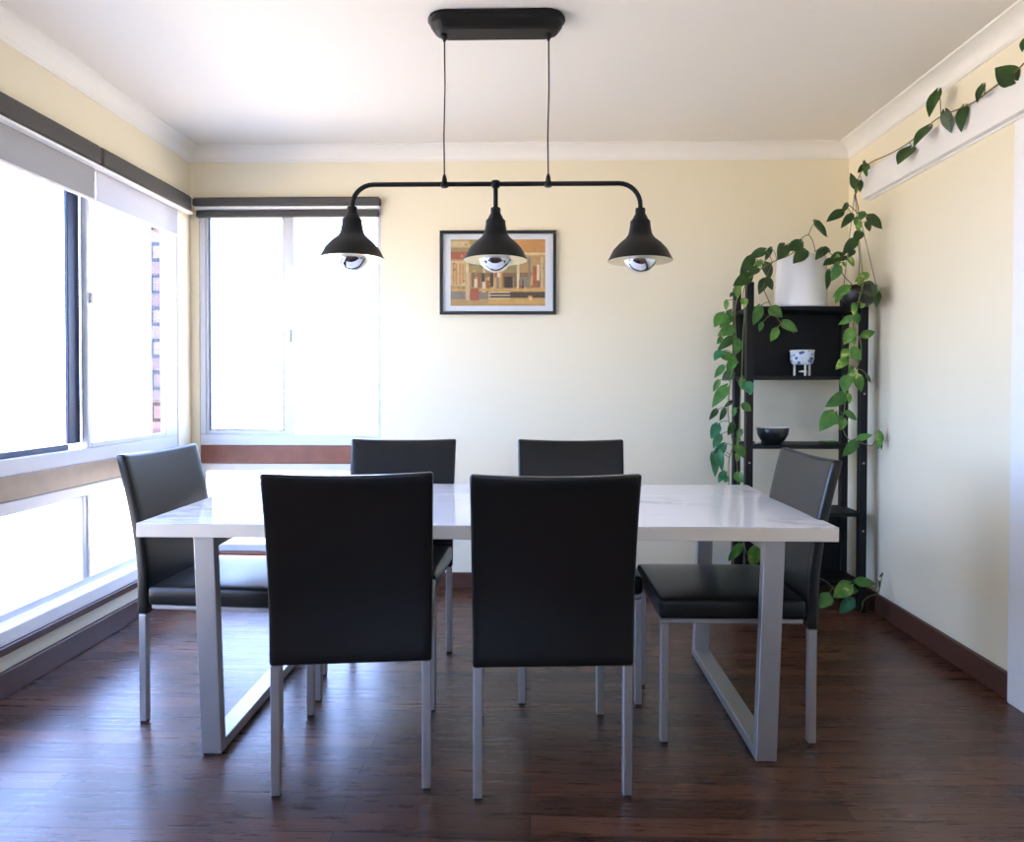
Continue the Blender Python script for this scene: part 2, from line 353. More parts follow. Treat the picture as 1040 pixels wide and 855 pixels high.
s2 = part('sliding_sash', M['alu'], w2, [(BX0+.03, BX0+.045, gy-.03, gy, .857, 2.085), (-1.395, -1.338, gy-.03, gy, .857, 2.085), (BX0+.045, -1.395, gy-.03, gy, .857, .878)])
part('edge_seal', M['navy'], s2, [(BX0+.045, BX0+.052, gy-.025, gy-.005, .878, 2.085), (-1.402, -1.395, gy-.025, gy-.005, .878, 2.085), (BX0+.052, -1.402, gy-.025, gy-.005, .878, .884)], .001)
part('latch', M['white'], s2, [(-1.375, -1.355, gy-.042, gy-.03, 1.38, 1.45)])
part('pane', M['glass'], s2, [(BX0+.052, -1.402, gy-.017, gy-.013, .884, 2.085)], .0005)
part('pane', M['glass'], w2, [(-1.338, BX1-.022, gy+.012, gy+.016, .856, 2.085)], .0005)
part('pane', M['glass'], w2, [(BX0+.03, BX1-.022, gy+.012, gy+.016, .235, .65)], .0005)
part('window_sill', M['rail'], w2, [(BX0, BX1, YB-.03, fy1, .160, .194)], .004)

w3 = sempty('fill_window')          # added, unseen glazing behind the camera, lets fill light into the room
part('window_frame', M['alu'], w3, [(-.8, .8, YF-.07, YF-.02, 1.2, 1.25), (-.8, .8, YF-.07, YF-.02, 2.10, 2.15), (-.8, -.75, YF-.07, YF-.02, 1.25, 2.10), (.75, .8, YF-.07, YF-.02, 1.25, 2.10), (-.03, .03, YF-.07, YF-.02, 1.25, 2.10)])
for xa, xb in ((-.75, -.03), (.03, .75)): part('pane', M['glass'], w3, [(xa, xb, YF-.048, YF-.044, 1.25, 2.10)], .0005)

# ------------------------------------------------------------------ roller blinds
def rollbox(bm, axis, a0, a1, c, r, flat=1.0, seg=18):
    ra, rb = [], []
    for k in range(seg):
        t = 2*PI*k/seg; u, z = r*math.cos(t)*flat, r*math.sin(t)
        if axis == 'y':
            ra.append(bm.verts.new((c[0]+u, a0, c[1]+z))); rb.append(bm.verts.new((c[0]+u, a1, c[1]+z)))
        else:
            ra.append(bm.verts.new((a0, c[0]+u, c[1]+z))); rb.append(bm.verts.new((a1, c[0]+u, c[1]+z)))
    for k in range(seg):
        f = bm.faces.new((ra[k], ra[(k+1) % seg], rb[(k+1) % seg], rb[k])); f.smooth = True
    bm.faces.new(ra); bm.faces.new(rb)
def left_blind(label, y0, y1, fabx, fab, zb, fy1):
    t = thing('roller_blind', label, 'blind', (XL, (y0+y1)/2, 2.06), 0, 'roller blinds over the left window')
    o = Vector(t.location)
    def loc(bx): return (bx[0]-o.x, bx[1]-o.x, bx[2]-o.y, bx[3]-o.y, bx[4]-o.z, bx[5]-o.z)
    part('cassette', M['blind_dark'], t, [loc((XL+.001, XL+.046, y0, y1, 2.090, 2.178))], .012)
    part('guide_rail', M['white'], t, [loc((XL+.012, XL+.050, y0, y1, 2.078, 2.089))], .003)
    part('fabric', fab, t, [loc((fabx, fabx+.003, y0+.015, fy1, zb, 2.085))], .0005)
    part('bottom_rail', M['white'], t, [loc((fabx-.004, fabx+.008, y0+.015, fy1, zb-.012, zb))], .002)
left_blind('grey roller blind with white bottom bar over the near pane of left window', .45, 2.977, XL+.012, M['fab_grey'], 1.945, 2.972)
left_blind('paler short roller blind at the corner end of left window', 2.979, 3.775, XL+.004, M['fab_pale'], 1.945, 3.69)
t = thing('roller_blind', 'charcoal double roller blind rolled up over the back wall window', 'blind', ((BX0+BX1)/2, YB, 2.085))
def bl(name, mat, x0, x1, y0, y1, z0, z1, b=.003):
    return part(name, mat, t, [(x0-t.location.x, x1-t.location.x, y0-YB, y1-YB, z0-2.085, z1-2.085)], b)
bl('cassette', M['blind_dark'], -1.885, -.835, YB-.05, YB-.001, 2.130, 2.178, .010)
bl('guide_rail', M['white'], -1.875, -.84, YB-.045, YB-.006, 2.112, 2.128)
bl('fabric', M['blind_dark'], -1.87, -.845, YB-.036, YB-.008, 2.070, 2.108, .006)

# ------------------------------------------------------------------ dining table
TX0, TX1, TY0, TY1, TZ = -1.2015, .917, 2.06, 2.934, .7167
tb = thing('dining_table', 'long white marble-topped dining table on silver loop legs in mid room', 'table', ((TX0+TX1)/2, (TY0+TY1)/2, 0))
ox, oy = tb.location.x, tb.location.y
def tpart(name, mat, boxes, b=.003, seg=2, par=None):
    bm = B()
    for x0, x1, y0, y1, z0, z1 in boxes: bbox(bm, x0-ox, x1-ox, y0-oy, y1-oy, z0, z1, b=b, seg=seg)
    return obj(name, bm, mat, par or tb)
tpart('tabletop', M['marble'], [(TX0, TX1, TY0, 2.632, TZ-.0035, TZ), (TX0, TX1, 2.6335, TY1, TZ-.0035, TZ)], .0012, 1)
tpart('tabletop_edge', M['edge'], [(TX0, TX1, TY0, TY1, TZ-.043, TZ-.0035)], .002)
for x0, x1 in ((-1.010, -.947), (.680, .742)):
    y0, y1, zt, d = TY0+.012, TY1-.035, TZ-.0435, .034
    lg = tpart('loop_leg', M['tsteel'], [(x0, x1, y0, y0+d, .006, zt), (x0, x1, y1-d, y1, .006, zt), (x0, x1, y0+d, y1-d, .006, .006+d), (x0, x1, y0+d, y1-d, zt-d, zt)], .002, 1)
    for v in lg.data.vertices: v.co.x += (.021 if x0 > 0 else -.021)*v.co.z/zt      # the loops splay out slightly towards the top
    for ya, yb in ((y0+.004, y0+.05), (y1-.05, y1-.004)): tpart('floor_glide', M['cap'], [(x0+.004, x1-.004, ya, yb, 0, .006)], .001, 1)

# ------------------------------------------------------------------ chairs  (local: front is +Y)
def backrest_bm():
    bm = B(); nx, nz, th = 14, 16, .036
    def P(i, j, side):
        u = -1+2*i/nx; v = j/nz
        hw = .2215 + .006*v**1.6
        z = .368 + .537*v - .007*(1-u*u)*v**6
        yc = -.232 - .010*math.sin(v*PI)*0 - .072*max(0, (v-.22)/.78)**1.55
        tk = th*(1-.12*v)
        dish = .006*(1-u*u)*v                  # gentle dish across the back
        y = yc - dish + (tk/2 if side else -tk/2)
        return (u*hw, y, z)
    g = [[[bm.verts.new(P(i, j, s)) for j in range(nz+1)] for i in range(nx+1)] for s in (0, 1)]
    for s in (0, 1):
        for i in range(nx):
            for j in range(nz):
                bm.faces.new((g[s][i][j], g[s][i+1][j], g[s][i+1][j+1], g[s][i][j+1]))
    for j in range(nz):
        for i in (0, nx): bm.faces.new((g[0][i][j], g[0][i][j+1], g[1][i][j+1], g[1][i][j]))
    for i in range(nx):
        for j in (0, nz): bm.faces.new((g[0][i][j], g[0][i+1][j], g[1][i+1][j], g[1][i][j]))
    return bm
def seat_bm():
    bm = B(); n = 12; x1, y0, y1, z0, z1 = .221, -.213, .252, .400, .462
    def top(i, j):
        u, v = -1+2*i/n, -1+2*j/n
        return (u*x1, y0+(y1-y0)*(v+1)/2, z1+.008*(1-u**4)*(1-v**4))
    T = [[bm.verts.new(top(i, j)) for j in range(n+1)] for i in range(n+1)]
    Bt = [[bm.verts.new((top(i, j)[0], top(i, j)[1], z0)) for j in range(n+1)] for i in range(n+1)]
    for i in range(n):
        for j in range(n):
            bm.faces.new((T[i][j], T[i+1][j], T[i+1][j+1], T[i][j+1])); bm.faces.new((Bt[i][j], Bt[i][j+1], Bt[i+1][j+1], Bt[i+1][j]))
        for j in (0, n):
            bm.faces.new((T[i][j], T[i+1][j], Bt[i+1][j], Bt[i][j])); bm.faces.new((T[j][i], T[j][i+1], Bt[j][i+1], Bt[j][i]))
    return bm
def make_chair(label):
    t = thing('dining_chair', label, 'chair', group='black leather dining chairs around the table')
    obj('seat', seat_bm(), M['leather'], t, bevel=.012, smooth=True)
    obj('backrest', backrest_bm(), M['leather'], t, bevel=.009, smooth=True)
    bm = B(); bbox(bm, -.209, .209, -.205, .244, .384, .3995, b=.002, seg=1); obj('seat_frame', bm, M['steel'], t)
    for sx, sy in ((-1, 1), (1, 1), (-1, -1), (1, -1)):
        cx, cy = sx*.2065, (.234 if sy > 0 else -.232); r = .0125
        bm = B(); bbox(bm, cx-r, cx+r, cy-r, cy+r, .008, .3835 if sy > 0 else .3675, b=.002, seg=1); lg = obj('leg', bm, M['steel'], t)
        bm = B(); bbox(bm, cx-.011, cx+.011, cy-.011, cy+.011, 0, .008, b=.001, seg=1); obj('foot_cap', bm, M['cap'], lg)
    return t
R = math.radians
def chair_pose(rear, front_dir_deg):
    """floor centre from the mid point of the two rear feet and the heading of the front"""
    a = R(front_dir_deg); f = V(math.cos(a), math.sin(a), 0)
    c = Vector((*rear, 0))+f*.232; return c, a-PI/2
c, a = chair_pose((-.497, 1.893), 96.5)
ch0 = make_chair('black leather chair on near side of table, left one, back to viewer'); ch0.location = c; ch0.rotation_euler = (0, 0, a)
for rear, d, lab in (((.062, 1.885), 93.5, 'black leather chair on near side of table, right one, back to viewer'),
                     ((-.552, 2.905), 269.5, 'black leather chair across the table by the back window, facing viewer'),
                     ((.172, 2.905), 270.5, 'black leather chair across the table below the framed picture, facing viewer'),
                     ((-1.288, 2.482), -3.5, 'black leather chair at the window end of the table, pale sheen on backrest'),
                     ((.889, 2.397), 180.5, 'black leather chair at the end of the table nearest the shelf unit')):
    c, a = chair_pose(rear, d); dup(ch0, c, a, lab)

# ------------------------------------------------------------------ pendant lamp
LY = 2.5
pl = thing('pendant_light', 'black three-shade bar pendant light hanging from ceiling above the table', 'light', (-.127, LY, ZC))
def P(x, z): return (x+.127, 0, z-ZC)
bm = B()
def stadium(hl, r, z, seg=10):
    pts = []
    for k in range(seg+1):
        a = -PI/2+PI*k/seg; pts.append((hl-r+r*math.cos(a), r*math.sin(a), z))
    for k in range(seg+1):
        a = PI/2+PI*k/seg; pts.append((-(hl-r)+r*math.cos(a), r*math.sin(a), z))
    return pts
rings = [[bm.verts.new(p) for p in stadium(*q)] for q in ((.244, .068, 0), (.248, .072, -.006), (.248, .072, -.012), (.240, .064, -.016), (.238, .062, -.030), (.222, .050, -.052), (.206, .040, -.057))]
for a, b in zip(rings, rings[1:]):
    for k in range(len(a)): bm.faces.new((a[k], a[(k+1) % len(a)], b[(k+1) % len(a)], b[k]))
bm.faces.new(rings[0]); bm.faces.new(rings[-1]); obj('canopy', bm, M['black'], pl, smooth=False)
ZB = 1.866
for x in (-.315, .061):
    bm = B(); q = P(x, 0)[0]
    tube(bm, [(q, 0, -.07), (q+.002, 0, -.25), (q-.002, 0, -.42), (q, 0, ZB+.03-ZC)], .0028, 6)
    cd = obj('cord', bm, M['cord'], pl)
    bm = B(); lathe(bm, [(.011, -.057), (.010, -.066), (.004, -.082)], 12, (q, 0, 0)); obj('cord_grip', bm, M['black'], cd)
    bm = B(); lathe(bm, [(.004, .036), (.008, .024), (.010, .008), (.016, .006), (.016, -.008), (.010, -.012)], 14, (q, 0, ZB-ZC)); obj('bar_clamp', bm, M['black'], pl)
bm = B()
pts = []; rb = .078; xl, xr = -.652, .393
pts.append(P(xl, 1.770))
for k in range(9):
    a = PI - (PI/2)*k/8; pts.append(P(xl+rb+rb*math.cos(a), ZB-rb+rb*math.sin(a)))
pts.append(P(-.13, ZB))
for k in range(9):
    a = PI/2 - (PI/2)*k/8; pts.append(P(xr-rb+rb*math.cos(a), ZB-rb+rb*math.sin(a)))
pts.append(P(xr, 1.770))
tube(bm, pts, .0085, 12); obj('bar', bm, M['black'], pl)
bm = B(); tube(bm, [P(-.129, ZB), P(-.129, 1.77)], .0085, 12); lathe(bm, [(.013, .012), (.018, .006), (.018, -.006), (.012, -.014)], 14, P(-.129, ZB)); obj('drop_stem', bm, M['black'], pl)
for x, z in ((xl, 1.600), (-.129, 1.594), (xr, 1.590)):
    c = P(x, z); bm = B()
    prof = [(.0165, .186), (.018, .182), (.018, .166), (.022, .160), (.029, .146), (.036, .139), (.036, .131), (.0385, .112), (.043, .092), (.053, .078), (.075, .060), (.096, .037), (.108, .014), (.115, 0), (.1165, -.002), (.1155, -.004)]
    lathe(bm, prof, 40, c, cap=False); sh = obj('shade', bm, M['black'], pl)
    bm = B(); lathe(bm, [(.1155, -.004), (.112, .000), (.104, .014), (.092, .036), (.072, .057), (.050, .074), (.038, .09), (.030, .13), (.016, .15)], 40, c); obj('shade_lining', bm, M['brass'], sh)
    bm = B()
    lathe(bm, [(.0005, -.047), (.010, -.0463), (.022, -.043), (.035, -.036), (.046, -.026), (.055, -.013), (.0605, 0), (.062, .014), (.060, .028), (.052, .042), (.040, .056), (.024, .075), (.018, .095), (.015, .12)], 32, c); obj('bulb', bm, M['chrome'], sh)

# ------------------------------------------------------------------ framed picture
pf = thing('framed_picture', 'small black-framed warm brown street scene print on back wall', 'picture', (-.185, YB, 1.762))
def prect(bm, x0, x1, z0, z1, y0, y1, mi=0): box(bm, x0, x1, y0, y1, z0, z1, mi)
bm = B(); W2, H2, fw = .323, .232, .017
for b_ in ((-W2, W2, H2-fw, H2), (-W2, W2, -H2, -H2+fw), (-W2, -W2+fw, -H2+fw, H2-fw), (W2-fw, W2, -H2+fw, H2-fw)):
    bbox(bm, b_[0], b_[1], -.024, -.001, b_[2], b_[3], b=.002, seg=1)
obj('frame', bm, M['frame'], pf)
bm = B(); box(bm, -W2+fw, W2-fw, -.009, -.002, -H2+fw, H2-fw); obj('mat_board', bm, M['paper'], pf)
PC = {'tan': (.52, .32, .13), 'gold': (.66, .38, .12), 'lt': (.64, .47, .25), 'dk': (.09, .065, .045), 'gr': (.28, .23, .17), 'red': (.42, .12, .06), 'ora': (.58, .28, .09), 'org2': (.95, .36, .06), 'cr': (.76, .62, .38), 'br': (.26, .15, .07), 'ol': (.36, .28, .12)}
pk = list(PC); pm = [simple('print_ink_'+k, PC[k], .6, noise=.25, nscale=45) for k in pk]
bm = B(); AX, AZ = .263, .184   # half size of the printed area
_ink = [0]
def ink(u0, u1, v0, v1, k, lay=1):
    _ink[0] += 1; lay = lay+_ink[0]*.004
    x0, x1, z1, z0 = -AX+2*AX*u0, -AX+2*AX*u1, AZ-2*AZ*v0, AZ-2*AZ*v1; y = -.0095-.00012*lay
    f = bm.faces.new([bm.verts.new(p) for p in ((x0, y, z0), (x1, y, z0), (x1, y, z1), (x0, y, z1))]); f.material_index = pk.index(k)
ink(0, 1, 0, 1, 'tan', 0)
ink(0, 1, 0, .17, 'ol'); ink(.62, 1, 0, .2, 'ora'); ink(.0, .2, .02, .12, 'lt', 2); ink(0, 1, .2, .25, 'gold', 2); ink(0, .18, .18, .3, 'red', 3); ink(.66, 1, .2, .23, 'cr', 3)
ink(.0, .15, .32, .7, 'lt', 2); ink(.2, .72, .3, .5, 'ol', 2); ink(.22, .95, .5, .72, 'br', 2)
for u, k in ((.16, 'cr'), (.34, 'lt'), (.45, 'lt'), (.52, 'tan'), (.70, 'cr'), (.82, 'gr'), (.95, 'lt')): ink(u, u+.028, .26, .76, k, 4)
for u in (.02, .05, .09, .12): ink(u, u+.02, .36, .68, 'ora', 3)
random.seed(3)
for i in range(26):
    u = .22+.70*random.random(); v = .5+.12*random.random(); ink(u, u+.018+.02*random.random(), v, v+.1+.1*random.random(), random.choice(['dk', 'dk', 'gr', 'red', 'cr', 'gold', 'ora']), 5+i % 3)
ink(.57, .66, .56, .73, 'dk', 8); ink(.77, .84, .56, .72, 'gr', 8); ink(.87, .93, .4, .7, 'red', 8); ink(.91, .94, .38, .62, 'cr', 9)
ink(0, 1, .74, .78, 'gold', 9); ink(.0, .40, .78, .9, 'gr', 4); ink(.42, 1, .79, .88, 'dk', 4); ink(.21, .30, .74, .92, 'red', 9)
for k in range(3): ink(.40, .63, .79+.045*k, .805+.045*k, 'cr', 9)
ink(.16, .20, .5, .92, 'lt', 9); ink(0, 1, .91, 1, 'tan', 5); ink(.4, 1, .89, .97, 'gold', 6); ink(.82, .865, .85, .92, 'org2', 9); ink(.835, .855, .87, .91, 'cr', 10)
for i in range(60):
    u, v = random.random()*.96, random.random()*.96; ink(u, min(1, u+.01+.03*random.random()), v, min(1, v+.01+.02*random.random()), random.choice(pk), 3)
obj('print', bm, pm, pf)
bm = B(); box(bm, -W2+fw, W2-fw, -.0165, -.0150, -H2+fw, H2-fw); obj('glazing', bm, M['glass'], pf)

# ------------------------------------------------------------------ shelf unit in the corner
SX0, SX1, SYF, SYR = 1.078, 1.680, 3.47, 3.715
su = thing('shelf_unit', 'tall narrow black open shelf unit with backed top compartment in right corner', 'shelf', ((SX0+SX1)/2, (SYF+SYR)/2, 0))
sx, sy = su.location.x, su.location.y
def sp(name, boxes, b=.002, par=None, mat=None):
    bm = B()
    for x0, x1, y0, y1, z0, z1 in boxes: bbox(bm, x0-sx, x1-sx, y0-sy, y1-sy, z0, z1, b=b, seg=1)
    return obj(name, bm, mat or M['shelf'], par or su)
pw = .036
for x0 in (SX0, SX1-pw):
    for y0 in (SYF, SYR-pw): sp('post', [(x0, x0+pw, y0, y0+pw, 0, 1.655 if x0 == SX0 else 1.600)])
    for z in (.13, .475, .815, 1.16, 1.508): sp('side_rail', [(x0+.008, x0+pw-.008, SYF+pw, SYR-pw, z, z+.022)])
shz = [.155, .500, .840, 1.187, 1.534]
for z in shz: sp('shelf', [(SX0+pw+.001, SX1-pw-.001, SYF+.004, SYR-.004, z-.020, z)])
sp('upper_back_panel', [(SX0+pw+.001, SX1-pw-.001, SYR-.022, SYR-.012, 1.188, 1.513)])
sp('lower_back_panel', [(SX0+pw+.001, SX1-pw-.001, SYR-.022, SYR-.012, .156, .479)])
for y in (SYF-.0005,):
    for x0 in (SX0, SX1-pw):
        for z in (.49, .83, 1.177):
            bm = B(); tube(bm, [(x0+pw/2-sx, y-sy-.002, z-.08), (x0+pw/2-sx, y-sy+.003, z-.08)], .005, 10); obj('bolt', bm, M['steel'], su)

# small bowls and bits on the shelves
sm = thing('footed_bowl', 'small white and blue patterned bowl on slim legs on second shelf', 'bowl', (1.388, 3.56, 1.187))
def blue_mat():
    m, nt, b, o = new_mat('blue_and_white_glaze'); L = nt.links; N = nt.nodes.new
    tc = N('ShaderNodeTexCoord'); v = N('ShaderNodeTexVoronoi'); v.inputs['Scale'].default_value = 48; L.new(tc.outputs['Object'], v.inputs['Vector'])
    r = N('ShaderNodeValToRGB'); e = r.color_ramp.elements; e[0].position = .30; e[0].color = (.04, .10, .24, 1); e[1].position = .46; e[1].color = (.62, .72, .82, 1)
    L.new(v.outputs['Distance'], r.inputs['Fac']); L.new(r.outputs['Color'], b.inputs['Base Color']); b.inputs['Roughness'].default_value = .3
    return m
M['blue'] = blue_mat()
bm = B(); lathe(bm, [(.001, .058), (.040, .058), (.050, .064), (.057, .082), (.057, .110), (.059, .130), (.0555, .130), (.053, .110), (.048, .080), (.035, .068), (.001, .068)], 32, cap=False); obj('bowl', bm, M['blue'], sm)
bm = B(); lathe(bm, [(.0593, .1245), (.0603, .128), (.0595, .1315), (.055, .1315)], 32, cap=False); obj('rim', bm, M['cream'], sm)
for k in range(3):
    a = R(200)+k*2*PI/3 if k else R(180); a = (R(180), R(0), R(275))[k]
    bm = B(); lathe(bm, [(.004, 0), (.006, .004), (.005, .05), (.007, .0605)], 10, (.038*math.cos(a), .034*math.sin(a), 0)); obj('leg', bm, M['cream'], sm)
bm = B(); lathe(bm, [(.001, .018), (.018, .019), (.021, .024), (.010, .028), (.001, .029)], 16, (0, -.012, 0)); obj('cross_plate', bm, M['cream'], sm)
bb = thing('bowl', 'black bowl with pale inside on third shelf', 'bowl', (1.236, 3.545, .840))
bm = B(); lathe(bm, [(.001, .004), (.036, .004), (.037, 0), (.044, 0), (.046, .006), (.062, .024), (.074, .048), (.080, .082), (.0785, .0835)], 40, cap=False); obj('outer_glaze', bm, M['bpot'], bb)
bm = B(); lathe(bm, [(.0785, .0835), (.076, .082), (.070, .050), (.058, .028), (.040, .014), (.001, .010)], 40, cap=False); obj('inner_glaze', bm, M['cream'], bb)
bm = B(); bmesh.ops.create_icosphere(bm, subdivisions=3, radius=1)
for v in bm.verts: v.co = Vector((v.co.x*.015*(1+.1*math.sin(5*v.co.y)), v.co.y*.012, v.co.z*.008+.008))
o = obj('pebble', bm, M['pebble'], smooth=True); o.location = (1.155, 3.52, .840); tag(o, 'small white pebble at left end of third shelf', 'pebble')
bm = B(); bbox(bm, -.045, .045, -.03, .03, 0, .014, b=.005); o = obj('trinket_box', bm, LEAF['d']); o.location = (1.525, 3.55, .840); o.rotation_euler = (0, 0, .2); tag(o, 'flat dark green box at right end of third shelf', 'box')

# ------------------------------------------------------------------ pothos plants
random.seed(21)
def leaf_bm(base, tip, wr, normal):
    base, tip = Vector(base), Vector(tip); ax = tip-base; Lg = ax.length; ax.normalize()
    n = (normal-ax*normal.dot(ax)).normalized(); sd = ax.cross(n); bm = B()
    T = [0, .05, .13, .26, .42, .58, .73, .86, .95, 1.0]; Wd = [.30, .72, .93, 1, .95, .80, .58, .32, .12, .012]
    U = [-1, -.66, -.33, 0, .33, .66, 1]; hw = Lg*wr/2; curl = random.uniform(.05, .20); fold = random.uniform(.10, .32); rows = []
    for t, w in zip(T, Wd):
        row = []
        for u in U:
            x = u*w*hw; au = abs(u)
            back = -.16*Lg*(4*au*(1-au)+.35*au)*(1-t)**5
            y = t*Lg+back; z = fold*au*hw*w - curl*Lg*(t-.35)**2 + .012*Lg*math.sin(9*t+4*u)
            row.append(bm.verts.new(base+ax*y+sd*x+n*z))
        rows.append(row)
    for a, b in zip(rows, rows[1:]):
        for k in range(len(U)-1):
            f = bm.faces.new((a[k], a[k+1], b[k+1], b[k])); f.smooth = True
    return bm
def nearest(path, p):
    return min(path, key=lambda q: (q-p).length)
def clampx(p, lim):
    return Vector((min(p.x, lim), p.y, p.z))
def add_leaves(par, path, rows, crop, stemmat, Y=None, X=None, jit=.02):
    """rows: base / tip survey points of each leaf, width ratio, colour"""
    x0, y0, s = crop; o = Vector(par.location)
    for bx, by, tx, ty, wr, mk in rows:
        if X is not None:
            b = at(x0+bx/s, y0+by/s, X=X); t = at(x0+tx/s, y0+ty/s, Y=b.y)
            b.x += random.uniform(-jit, jit); t.x += random.uniform(-jit, jit); nv = V(-1, -.5, .3)
        else:
            yy = Y+random.uniform(-jit, jit); b = at(x0+bx/s, y0+by/s, Y=yy); t = at(x0+tx/s, y0+ty/s, Y=yy+random.uniform(-.03, .02)); nv = V(random.uniform(-.5, .4), -1, random.uniform(.1, .7))
        b, t = clampx(b, XR-.045), clampx(t, XR-.04)
        lf = obj('leaf', leaf_bm(b-o, t-o, wr, nv), LEAF[mk], par)
        s0 = nearest(path, b); d = (b-s0).length
        if .006 < d < .22:
            mid = (s0+b)/2+V(0, -.006, .18*d); bm = B(); tube(bm, [p-o for p in smooth_path([s0, mid, b], 4)], .0017, 5); obj('petiole', bm, stemmat, lf)
def stem(par, pts, r=.0032, mat=None, name='stem'):
    o = Vector(par.location); sp_ = smooth_path(pts, 6); bm = B(); tube(bm, [p-o for p in sp_], r, 6, r*.7); obj(name, bm, mat or M['stem'], par); return sp_

# white potted plant on the top shelf, trailing to the left
POTC = V(1.388, 3.585, 1.5345)
wp = thing('potted_plant', 'trailing pothos in white ceramic pot on top of the black shelf unit', 'plant', POTC)
bm = B(); lathe(bm, [(.001, 0), (.124, 0), (.127, .004), (.127, .02), (.126, .10), (.122, .20), (.119, .258), (.117, .262), (.113, .260), (.115, .20), (.117, .19)], 48, cap=False); pot_o = obj('pot', bm, M['pot'], wp)
bm = B(); lathe(bm, [(.117, .205), (.08, .214), (.001, .218)], 32, cap=True); obj('soil', bm, M['soil'], wp)
A, BB, CC, DD = (700, 220, 7.125), (800, 200, 7.125), (700, 340, 5.34), (820, 320, 5.7)
def tr(crop, pts, Y): return [at(crop[0]+x/crop[2], crop[1]+y/crop[2], Y=Y) for x, y in pts]
YA = 3.445
p1 = [POTC+V(-.02, -.02, .21), POTC+V(-.05, -.10, .275)]+tr(A, [(700, 290), (600, 330), (490, 400), (420, 460), (370, 520), (340, 620), (330, 720)], YA)+tr(CC, [(255, 60), (240, 150), (225, 240), (215, 320), (210, 420), (225, 520), (235, 600), (215, 680), (215, 790)], YA)+[at(741, 520, Y=YA), at(744, 560, Y=YA), at(746, 590, Y=YA)]
s1 = stem(wp, p1)
p1b = tr(A, [(490, 400), (420, 470)], YA)+tr(A, [(390, 560), (400, 700), (390, 840)], 3.43)+tr(CC, [(285, 200), (280, 300), (275, 420), (270, 540), (260, 640), (262, 760)], 3.43)+[at(752, 540, Y=3.43), at(764, 575, Y=3.43)]
s1b = stem(wp, p1b, .0026)
p1c = tr(A, [(600, 330), (560, 440), (540, 520), (590, 640), (640, 740), (690, 790), (760, 840)], YA-.01); s1c = stem(wp, p1c, .0024, M['brownstem'])
p1d = [POTC+V(.0, -.02, .21), POTC+V(.0, -.1, .27)]+tr(BB, [(30, 350), (90, 305), (150, 275), (185, 330), (200, 400)], YA); s1d = stem(wp, p1d, .0024)
allp = s1+s1b+s1c+s1d
add_leaves(wp, allp, [(545, 245, 425, 305, .55, 'd'), (455, 295, 366, 430, .5, 'd'), (440, 428, 318, 498, .6, 'd'), (588, 230, 548, 322, .45, 'd'), (690, 212, 640, 308, .85, 'd'), (805, 185, 690, 250, .65, 'd'),
  (832, 250, 757, 335, .7, 'd'), (545, 345, 590, 455, .85, 'd'), (555, 452, 608, 530, .75, 'd'), (545, 458, 505, 562, .6, 'd'), (490, 372, 428, 428, .7, 'd'), (350, 495, 350, 595, .55, 'v'), (395, 595, 405, 655, .8, 'v'),
  (252, 705, 180, 795, .75, 'm'), (305, 715, 218, 805, .6, 'm'), (510, 655, 465, 785, .6, 'm'), (590, 665, 675, 725, .9, 'm'), (680, 765, 785, 830, .65, 'm'), (315, 805, 205, 860, .7, 'm'), (525, 770, 508, 832, .6, 'm'), (630, 815, 590, 905, .7, 'v'), (520, 320, 470, 370, .6, 'v'), (270, 610, 265, 680, .5, 'v'), (320, 550, 295, 580, .6, 'd'), (285, 680, 300, 720, .8, 'd')], A, M['stem'], Y=YA)
add_leaves(wp, allp, [(95, 340, -5, 385, .7, 'd'), (125, 395, 40, 478, .7, 'd'), (200, 185, 290, 292, .6, 'd'), (275, 375, 198, 455, .7, 'd'), (300, 380, 250, 390, .6, 'd')], BB, M['stem'], Y=YA)
add_leaves(wp, allp, [(175, 15, 150, 50, .8, 'm'), (240, 15, 150, 85, .5, 'd'), (262, 30, 250, 112, .75, 'm'), (172, 90, 135, 138, .7, 't'), (180, 105, 270, 150, .6, 'm'), (240, 145, 205, 205, .7, 'm'), (182, 172, 135, 235, .5, 'm'), (235, 208, 175, 245, .9, 'd'),
  (158, 250, 130, 310, .5, 'm'), (202, 285, 122, 392, .5, 'm'), (228, 360, 188, 395, .5, 'd'), (305, 262, 340, 322, .95, 't'), (285, 240, 290, 300, .7, 'm'), (290, 380, 340, 412, .85, 'm'), (248, 400, 238, 445, .6, 'm'), (192, 405, 165, 468, .5, 'd'), (148, 408, 108, 462, .45, 'd'),
  (236, 480, 210, 548, .6, 'd'), (152, 488, 118, 565, .7, 't'), (165, 545, 130, 615, .6, 't'), (188, 598, 122, 680, .5, 't'), (130, 650, 145, 772, .42, 't'), (168, 640, 178, 745, .35, 't'), (258, 605, 300, 668, .8, 'm'), (265, 640, 258, 695, .5, 'v'), (192, 745, 158, 800, .6, 't'), (255, 755, 295, 800, .9, 'm'), (205, 770, 190, 800, .8, 't'), (278, 515, 265, 565, .7, 'm'), (265, 555, 260, 595, .7, 'm')], CC, M['stem'], Y=YA)
HH = (740, 540, 6.5)
add_leaves(wp, allp, [(75, 90, 10, 190, .5, 'm'), (70, 125, 20, 150, .5, 'v'), (30, 130, 0, 200, .5, 't'), (185, 105, 150, 235, .75, 'v'), (130, 180, 160, 225, .5, 'm')], HH, M['stem'], Y=YA)

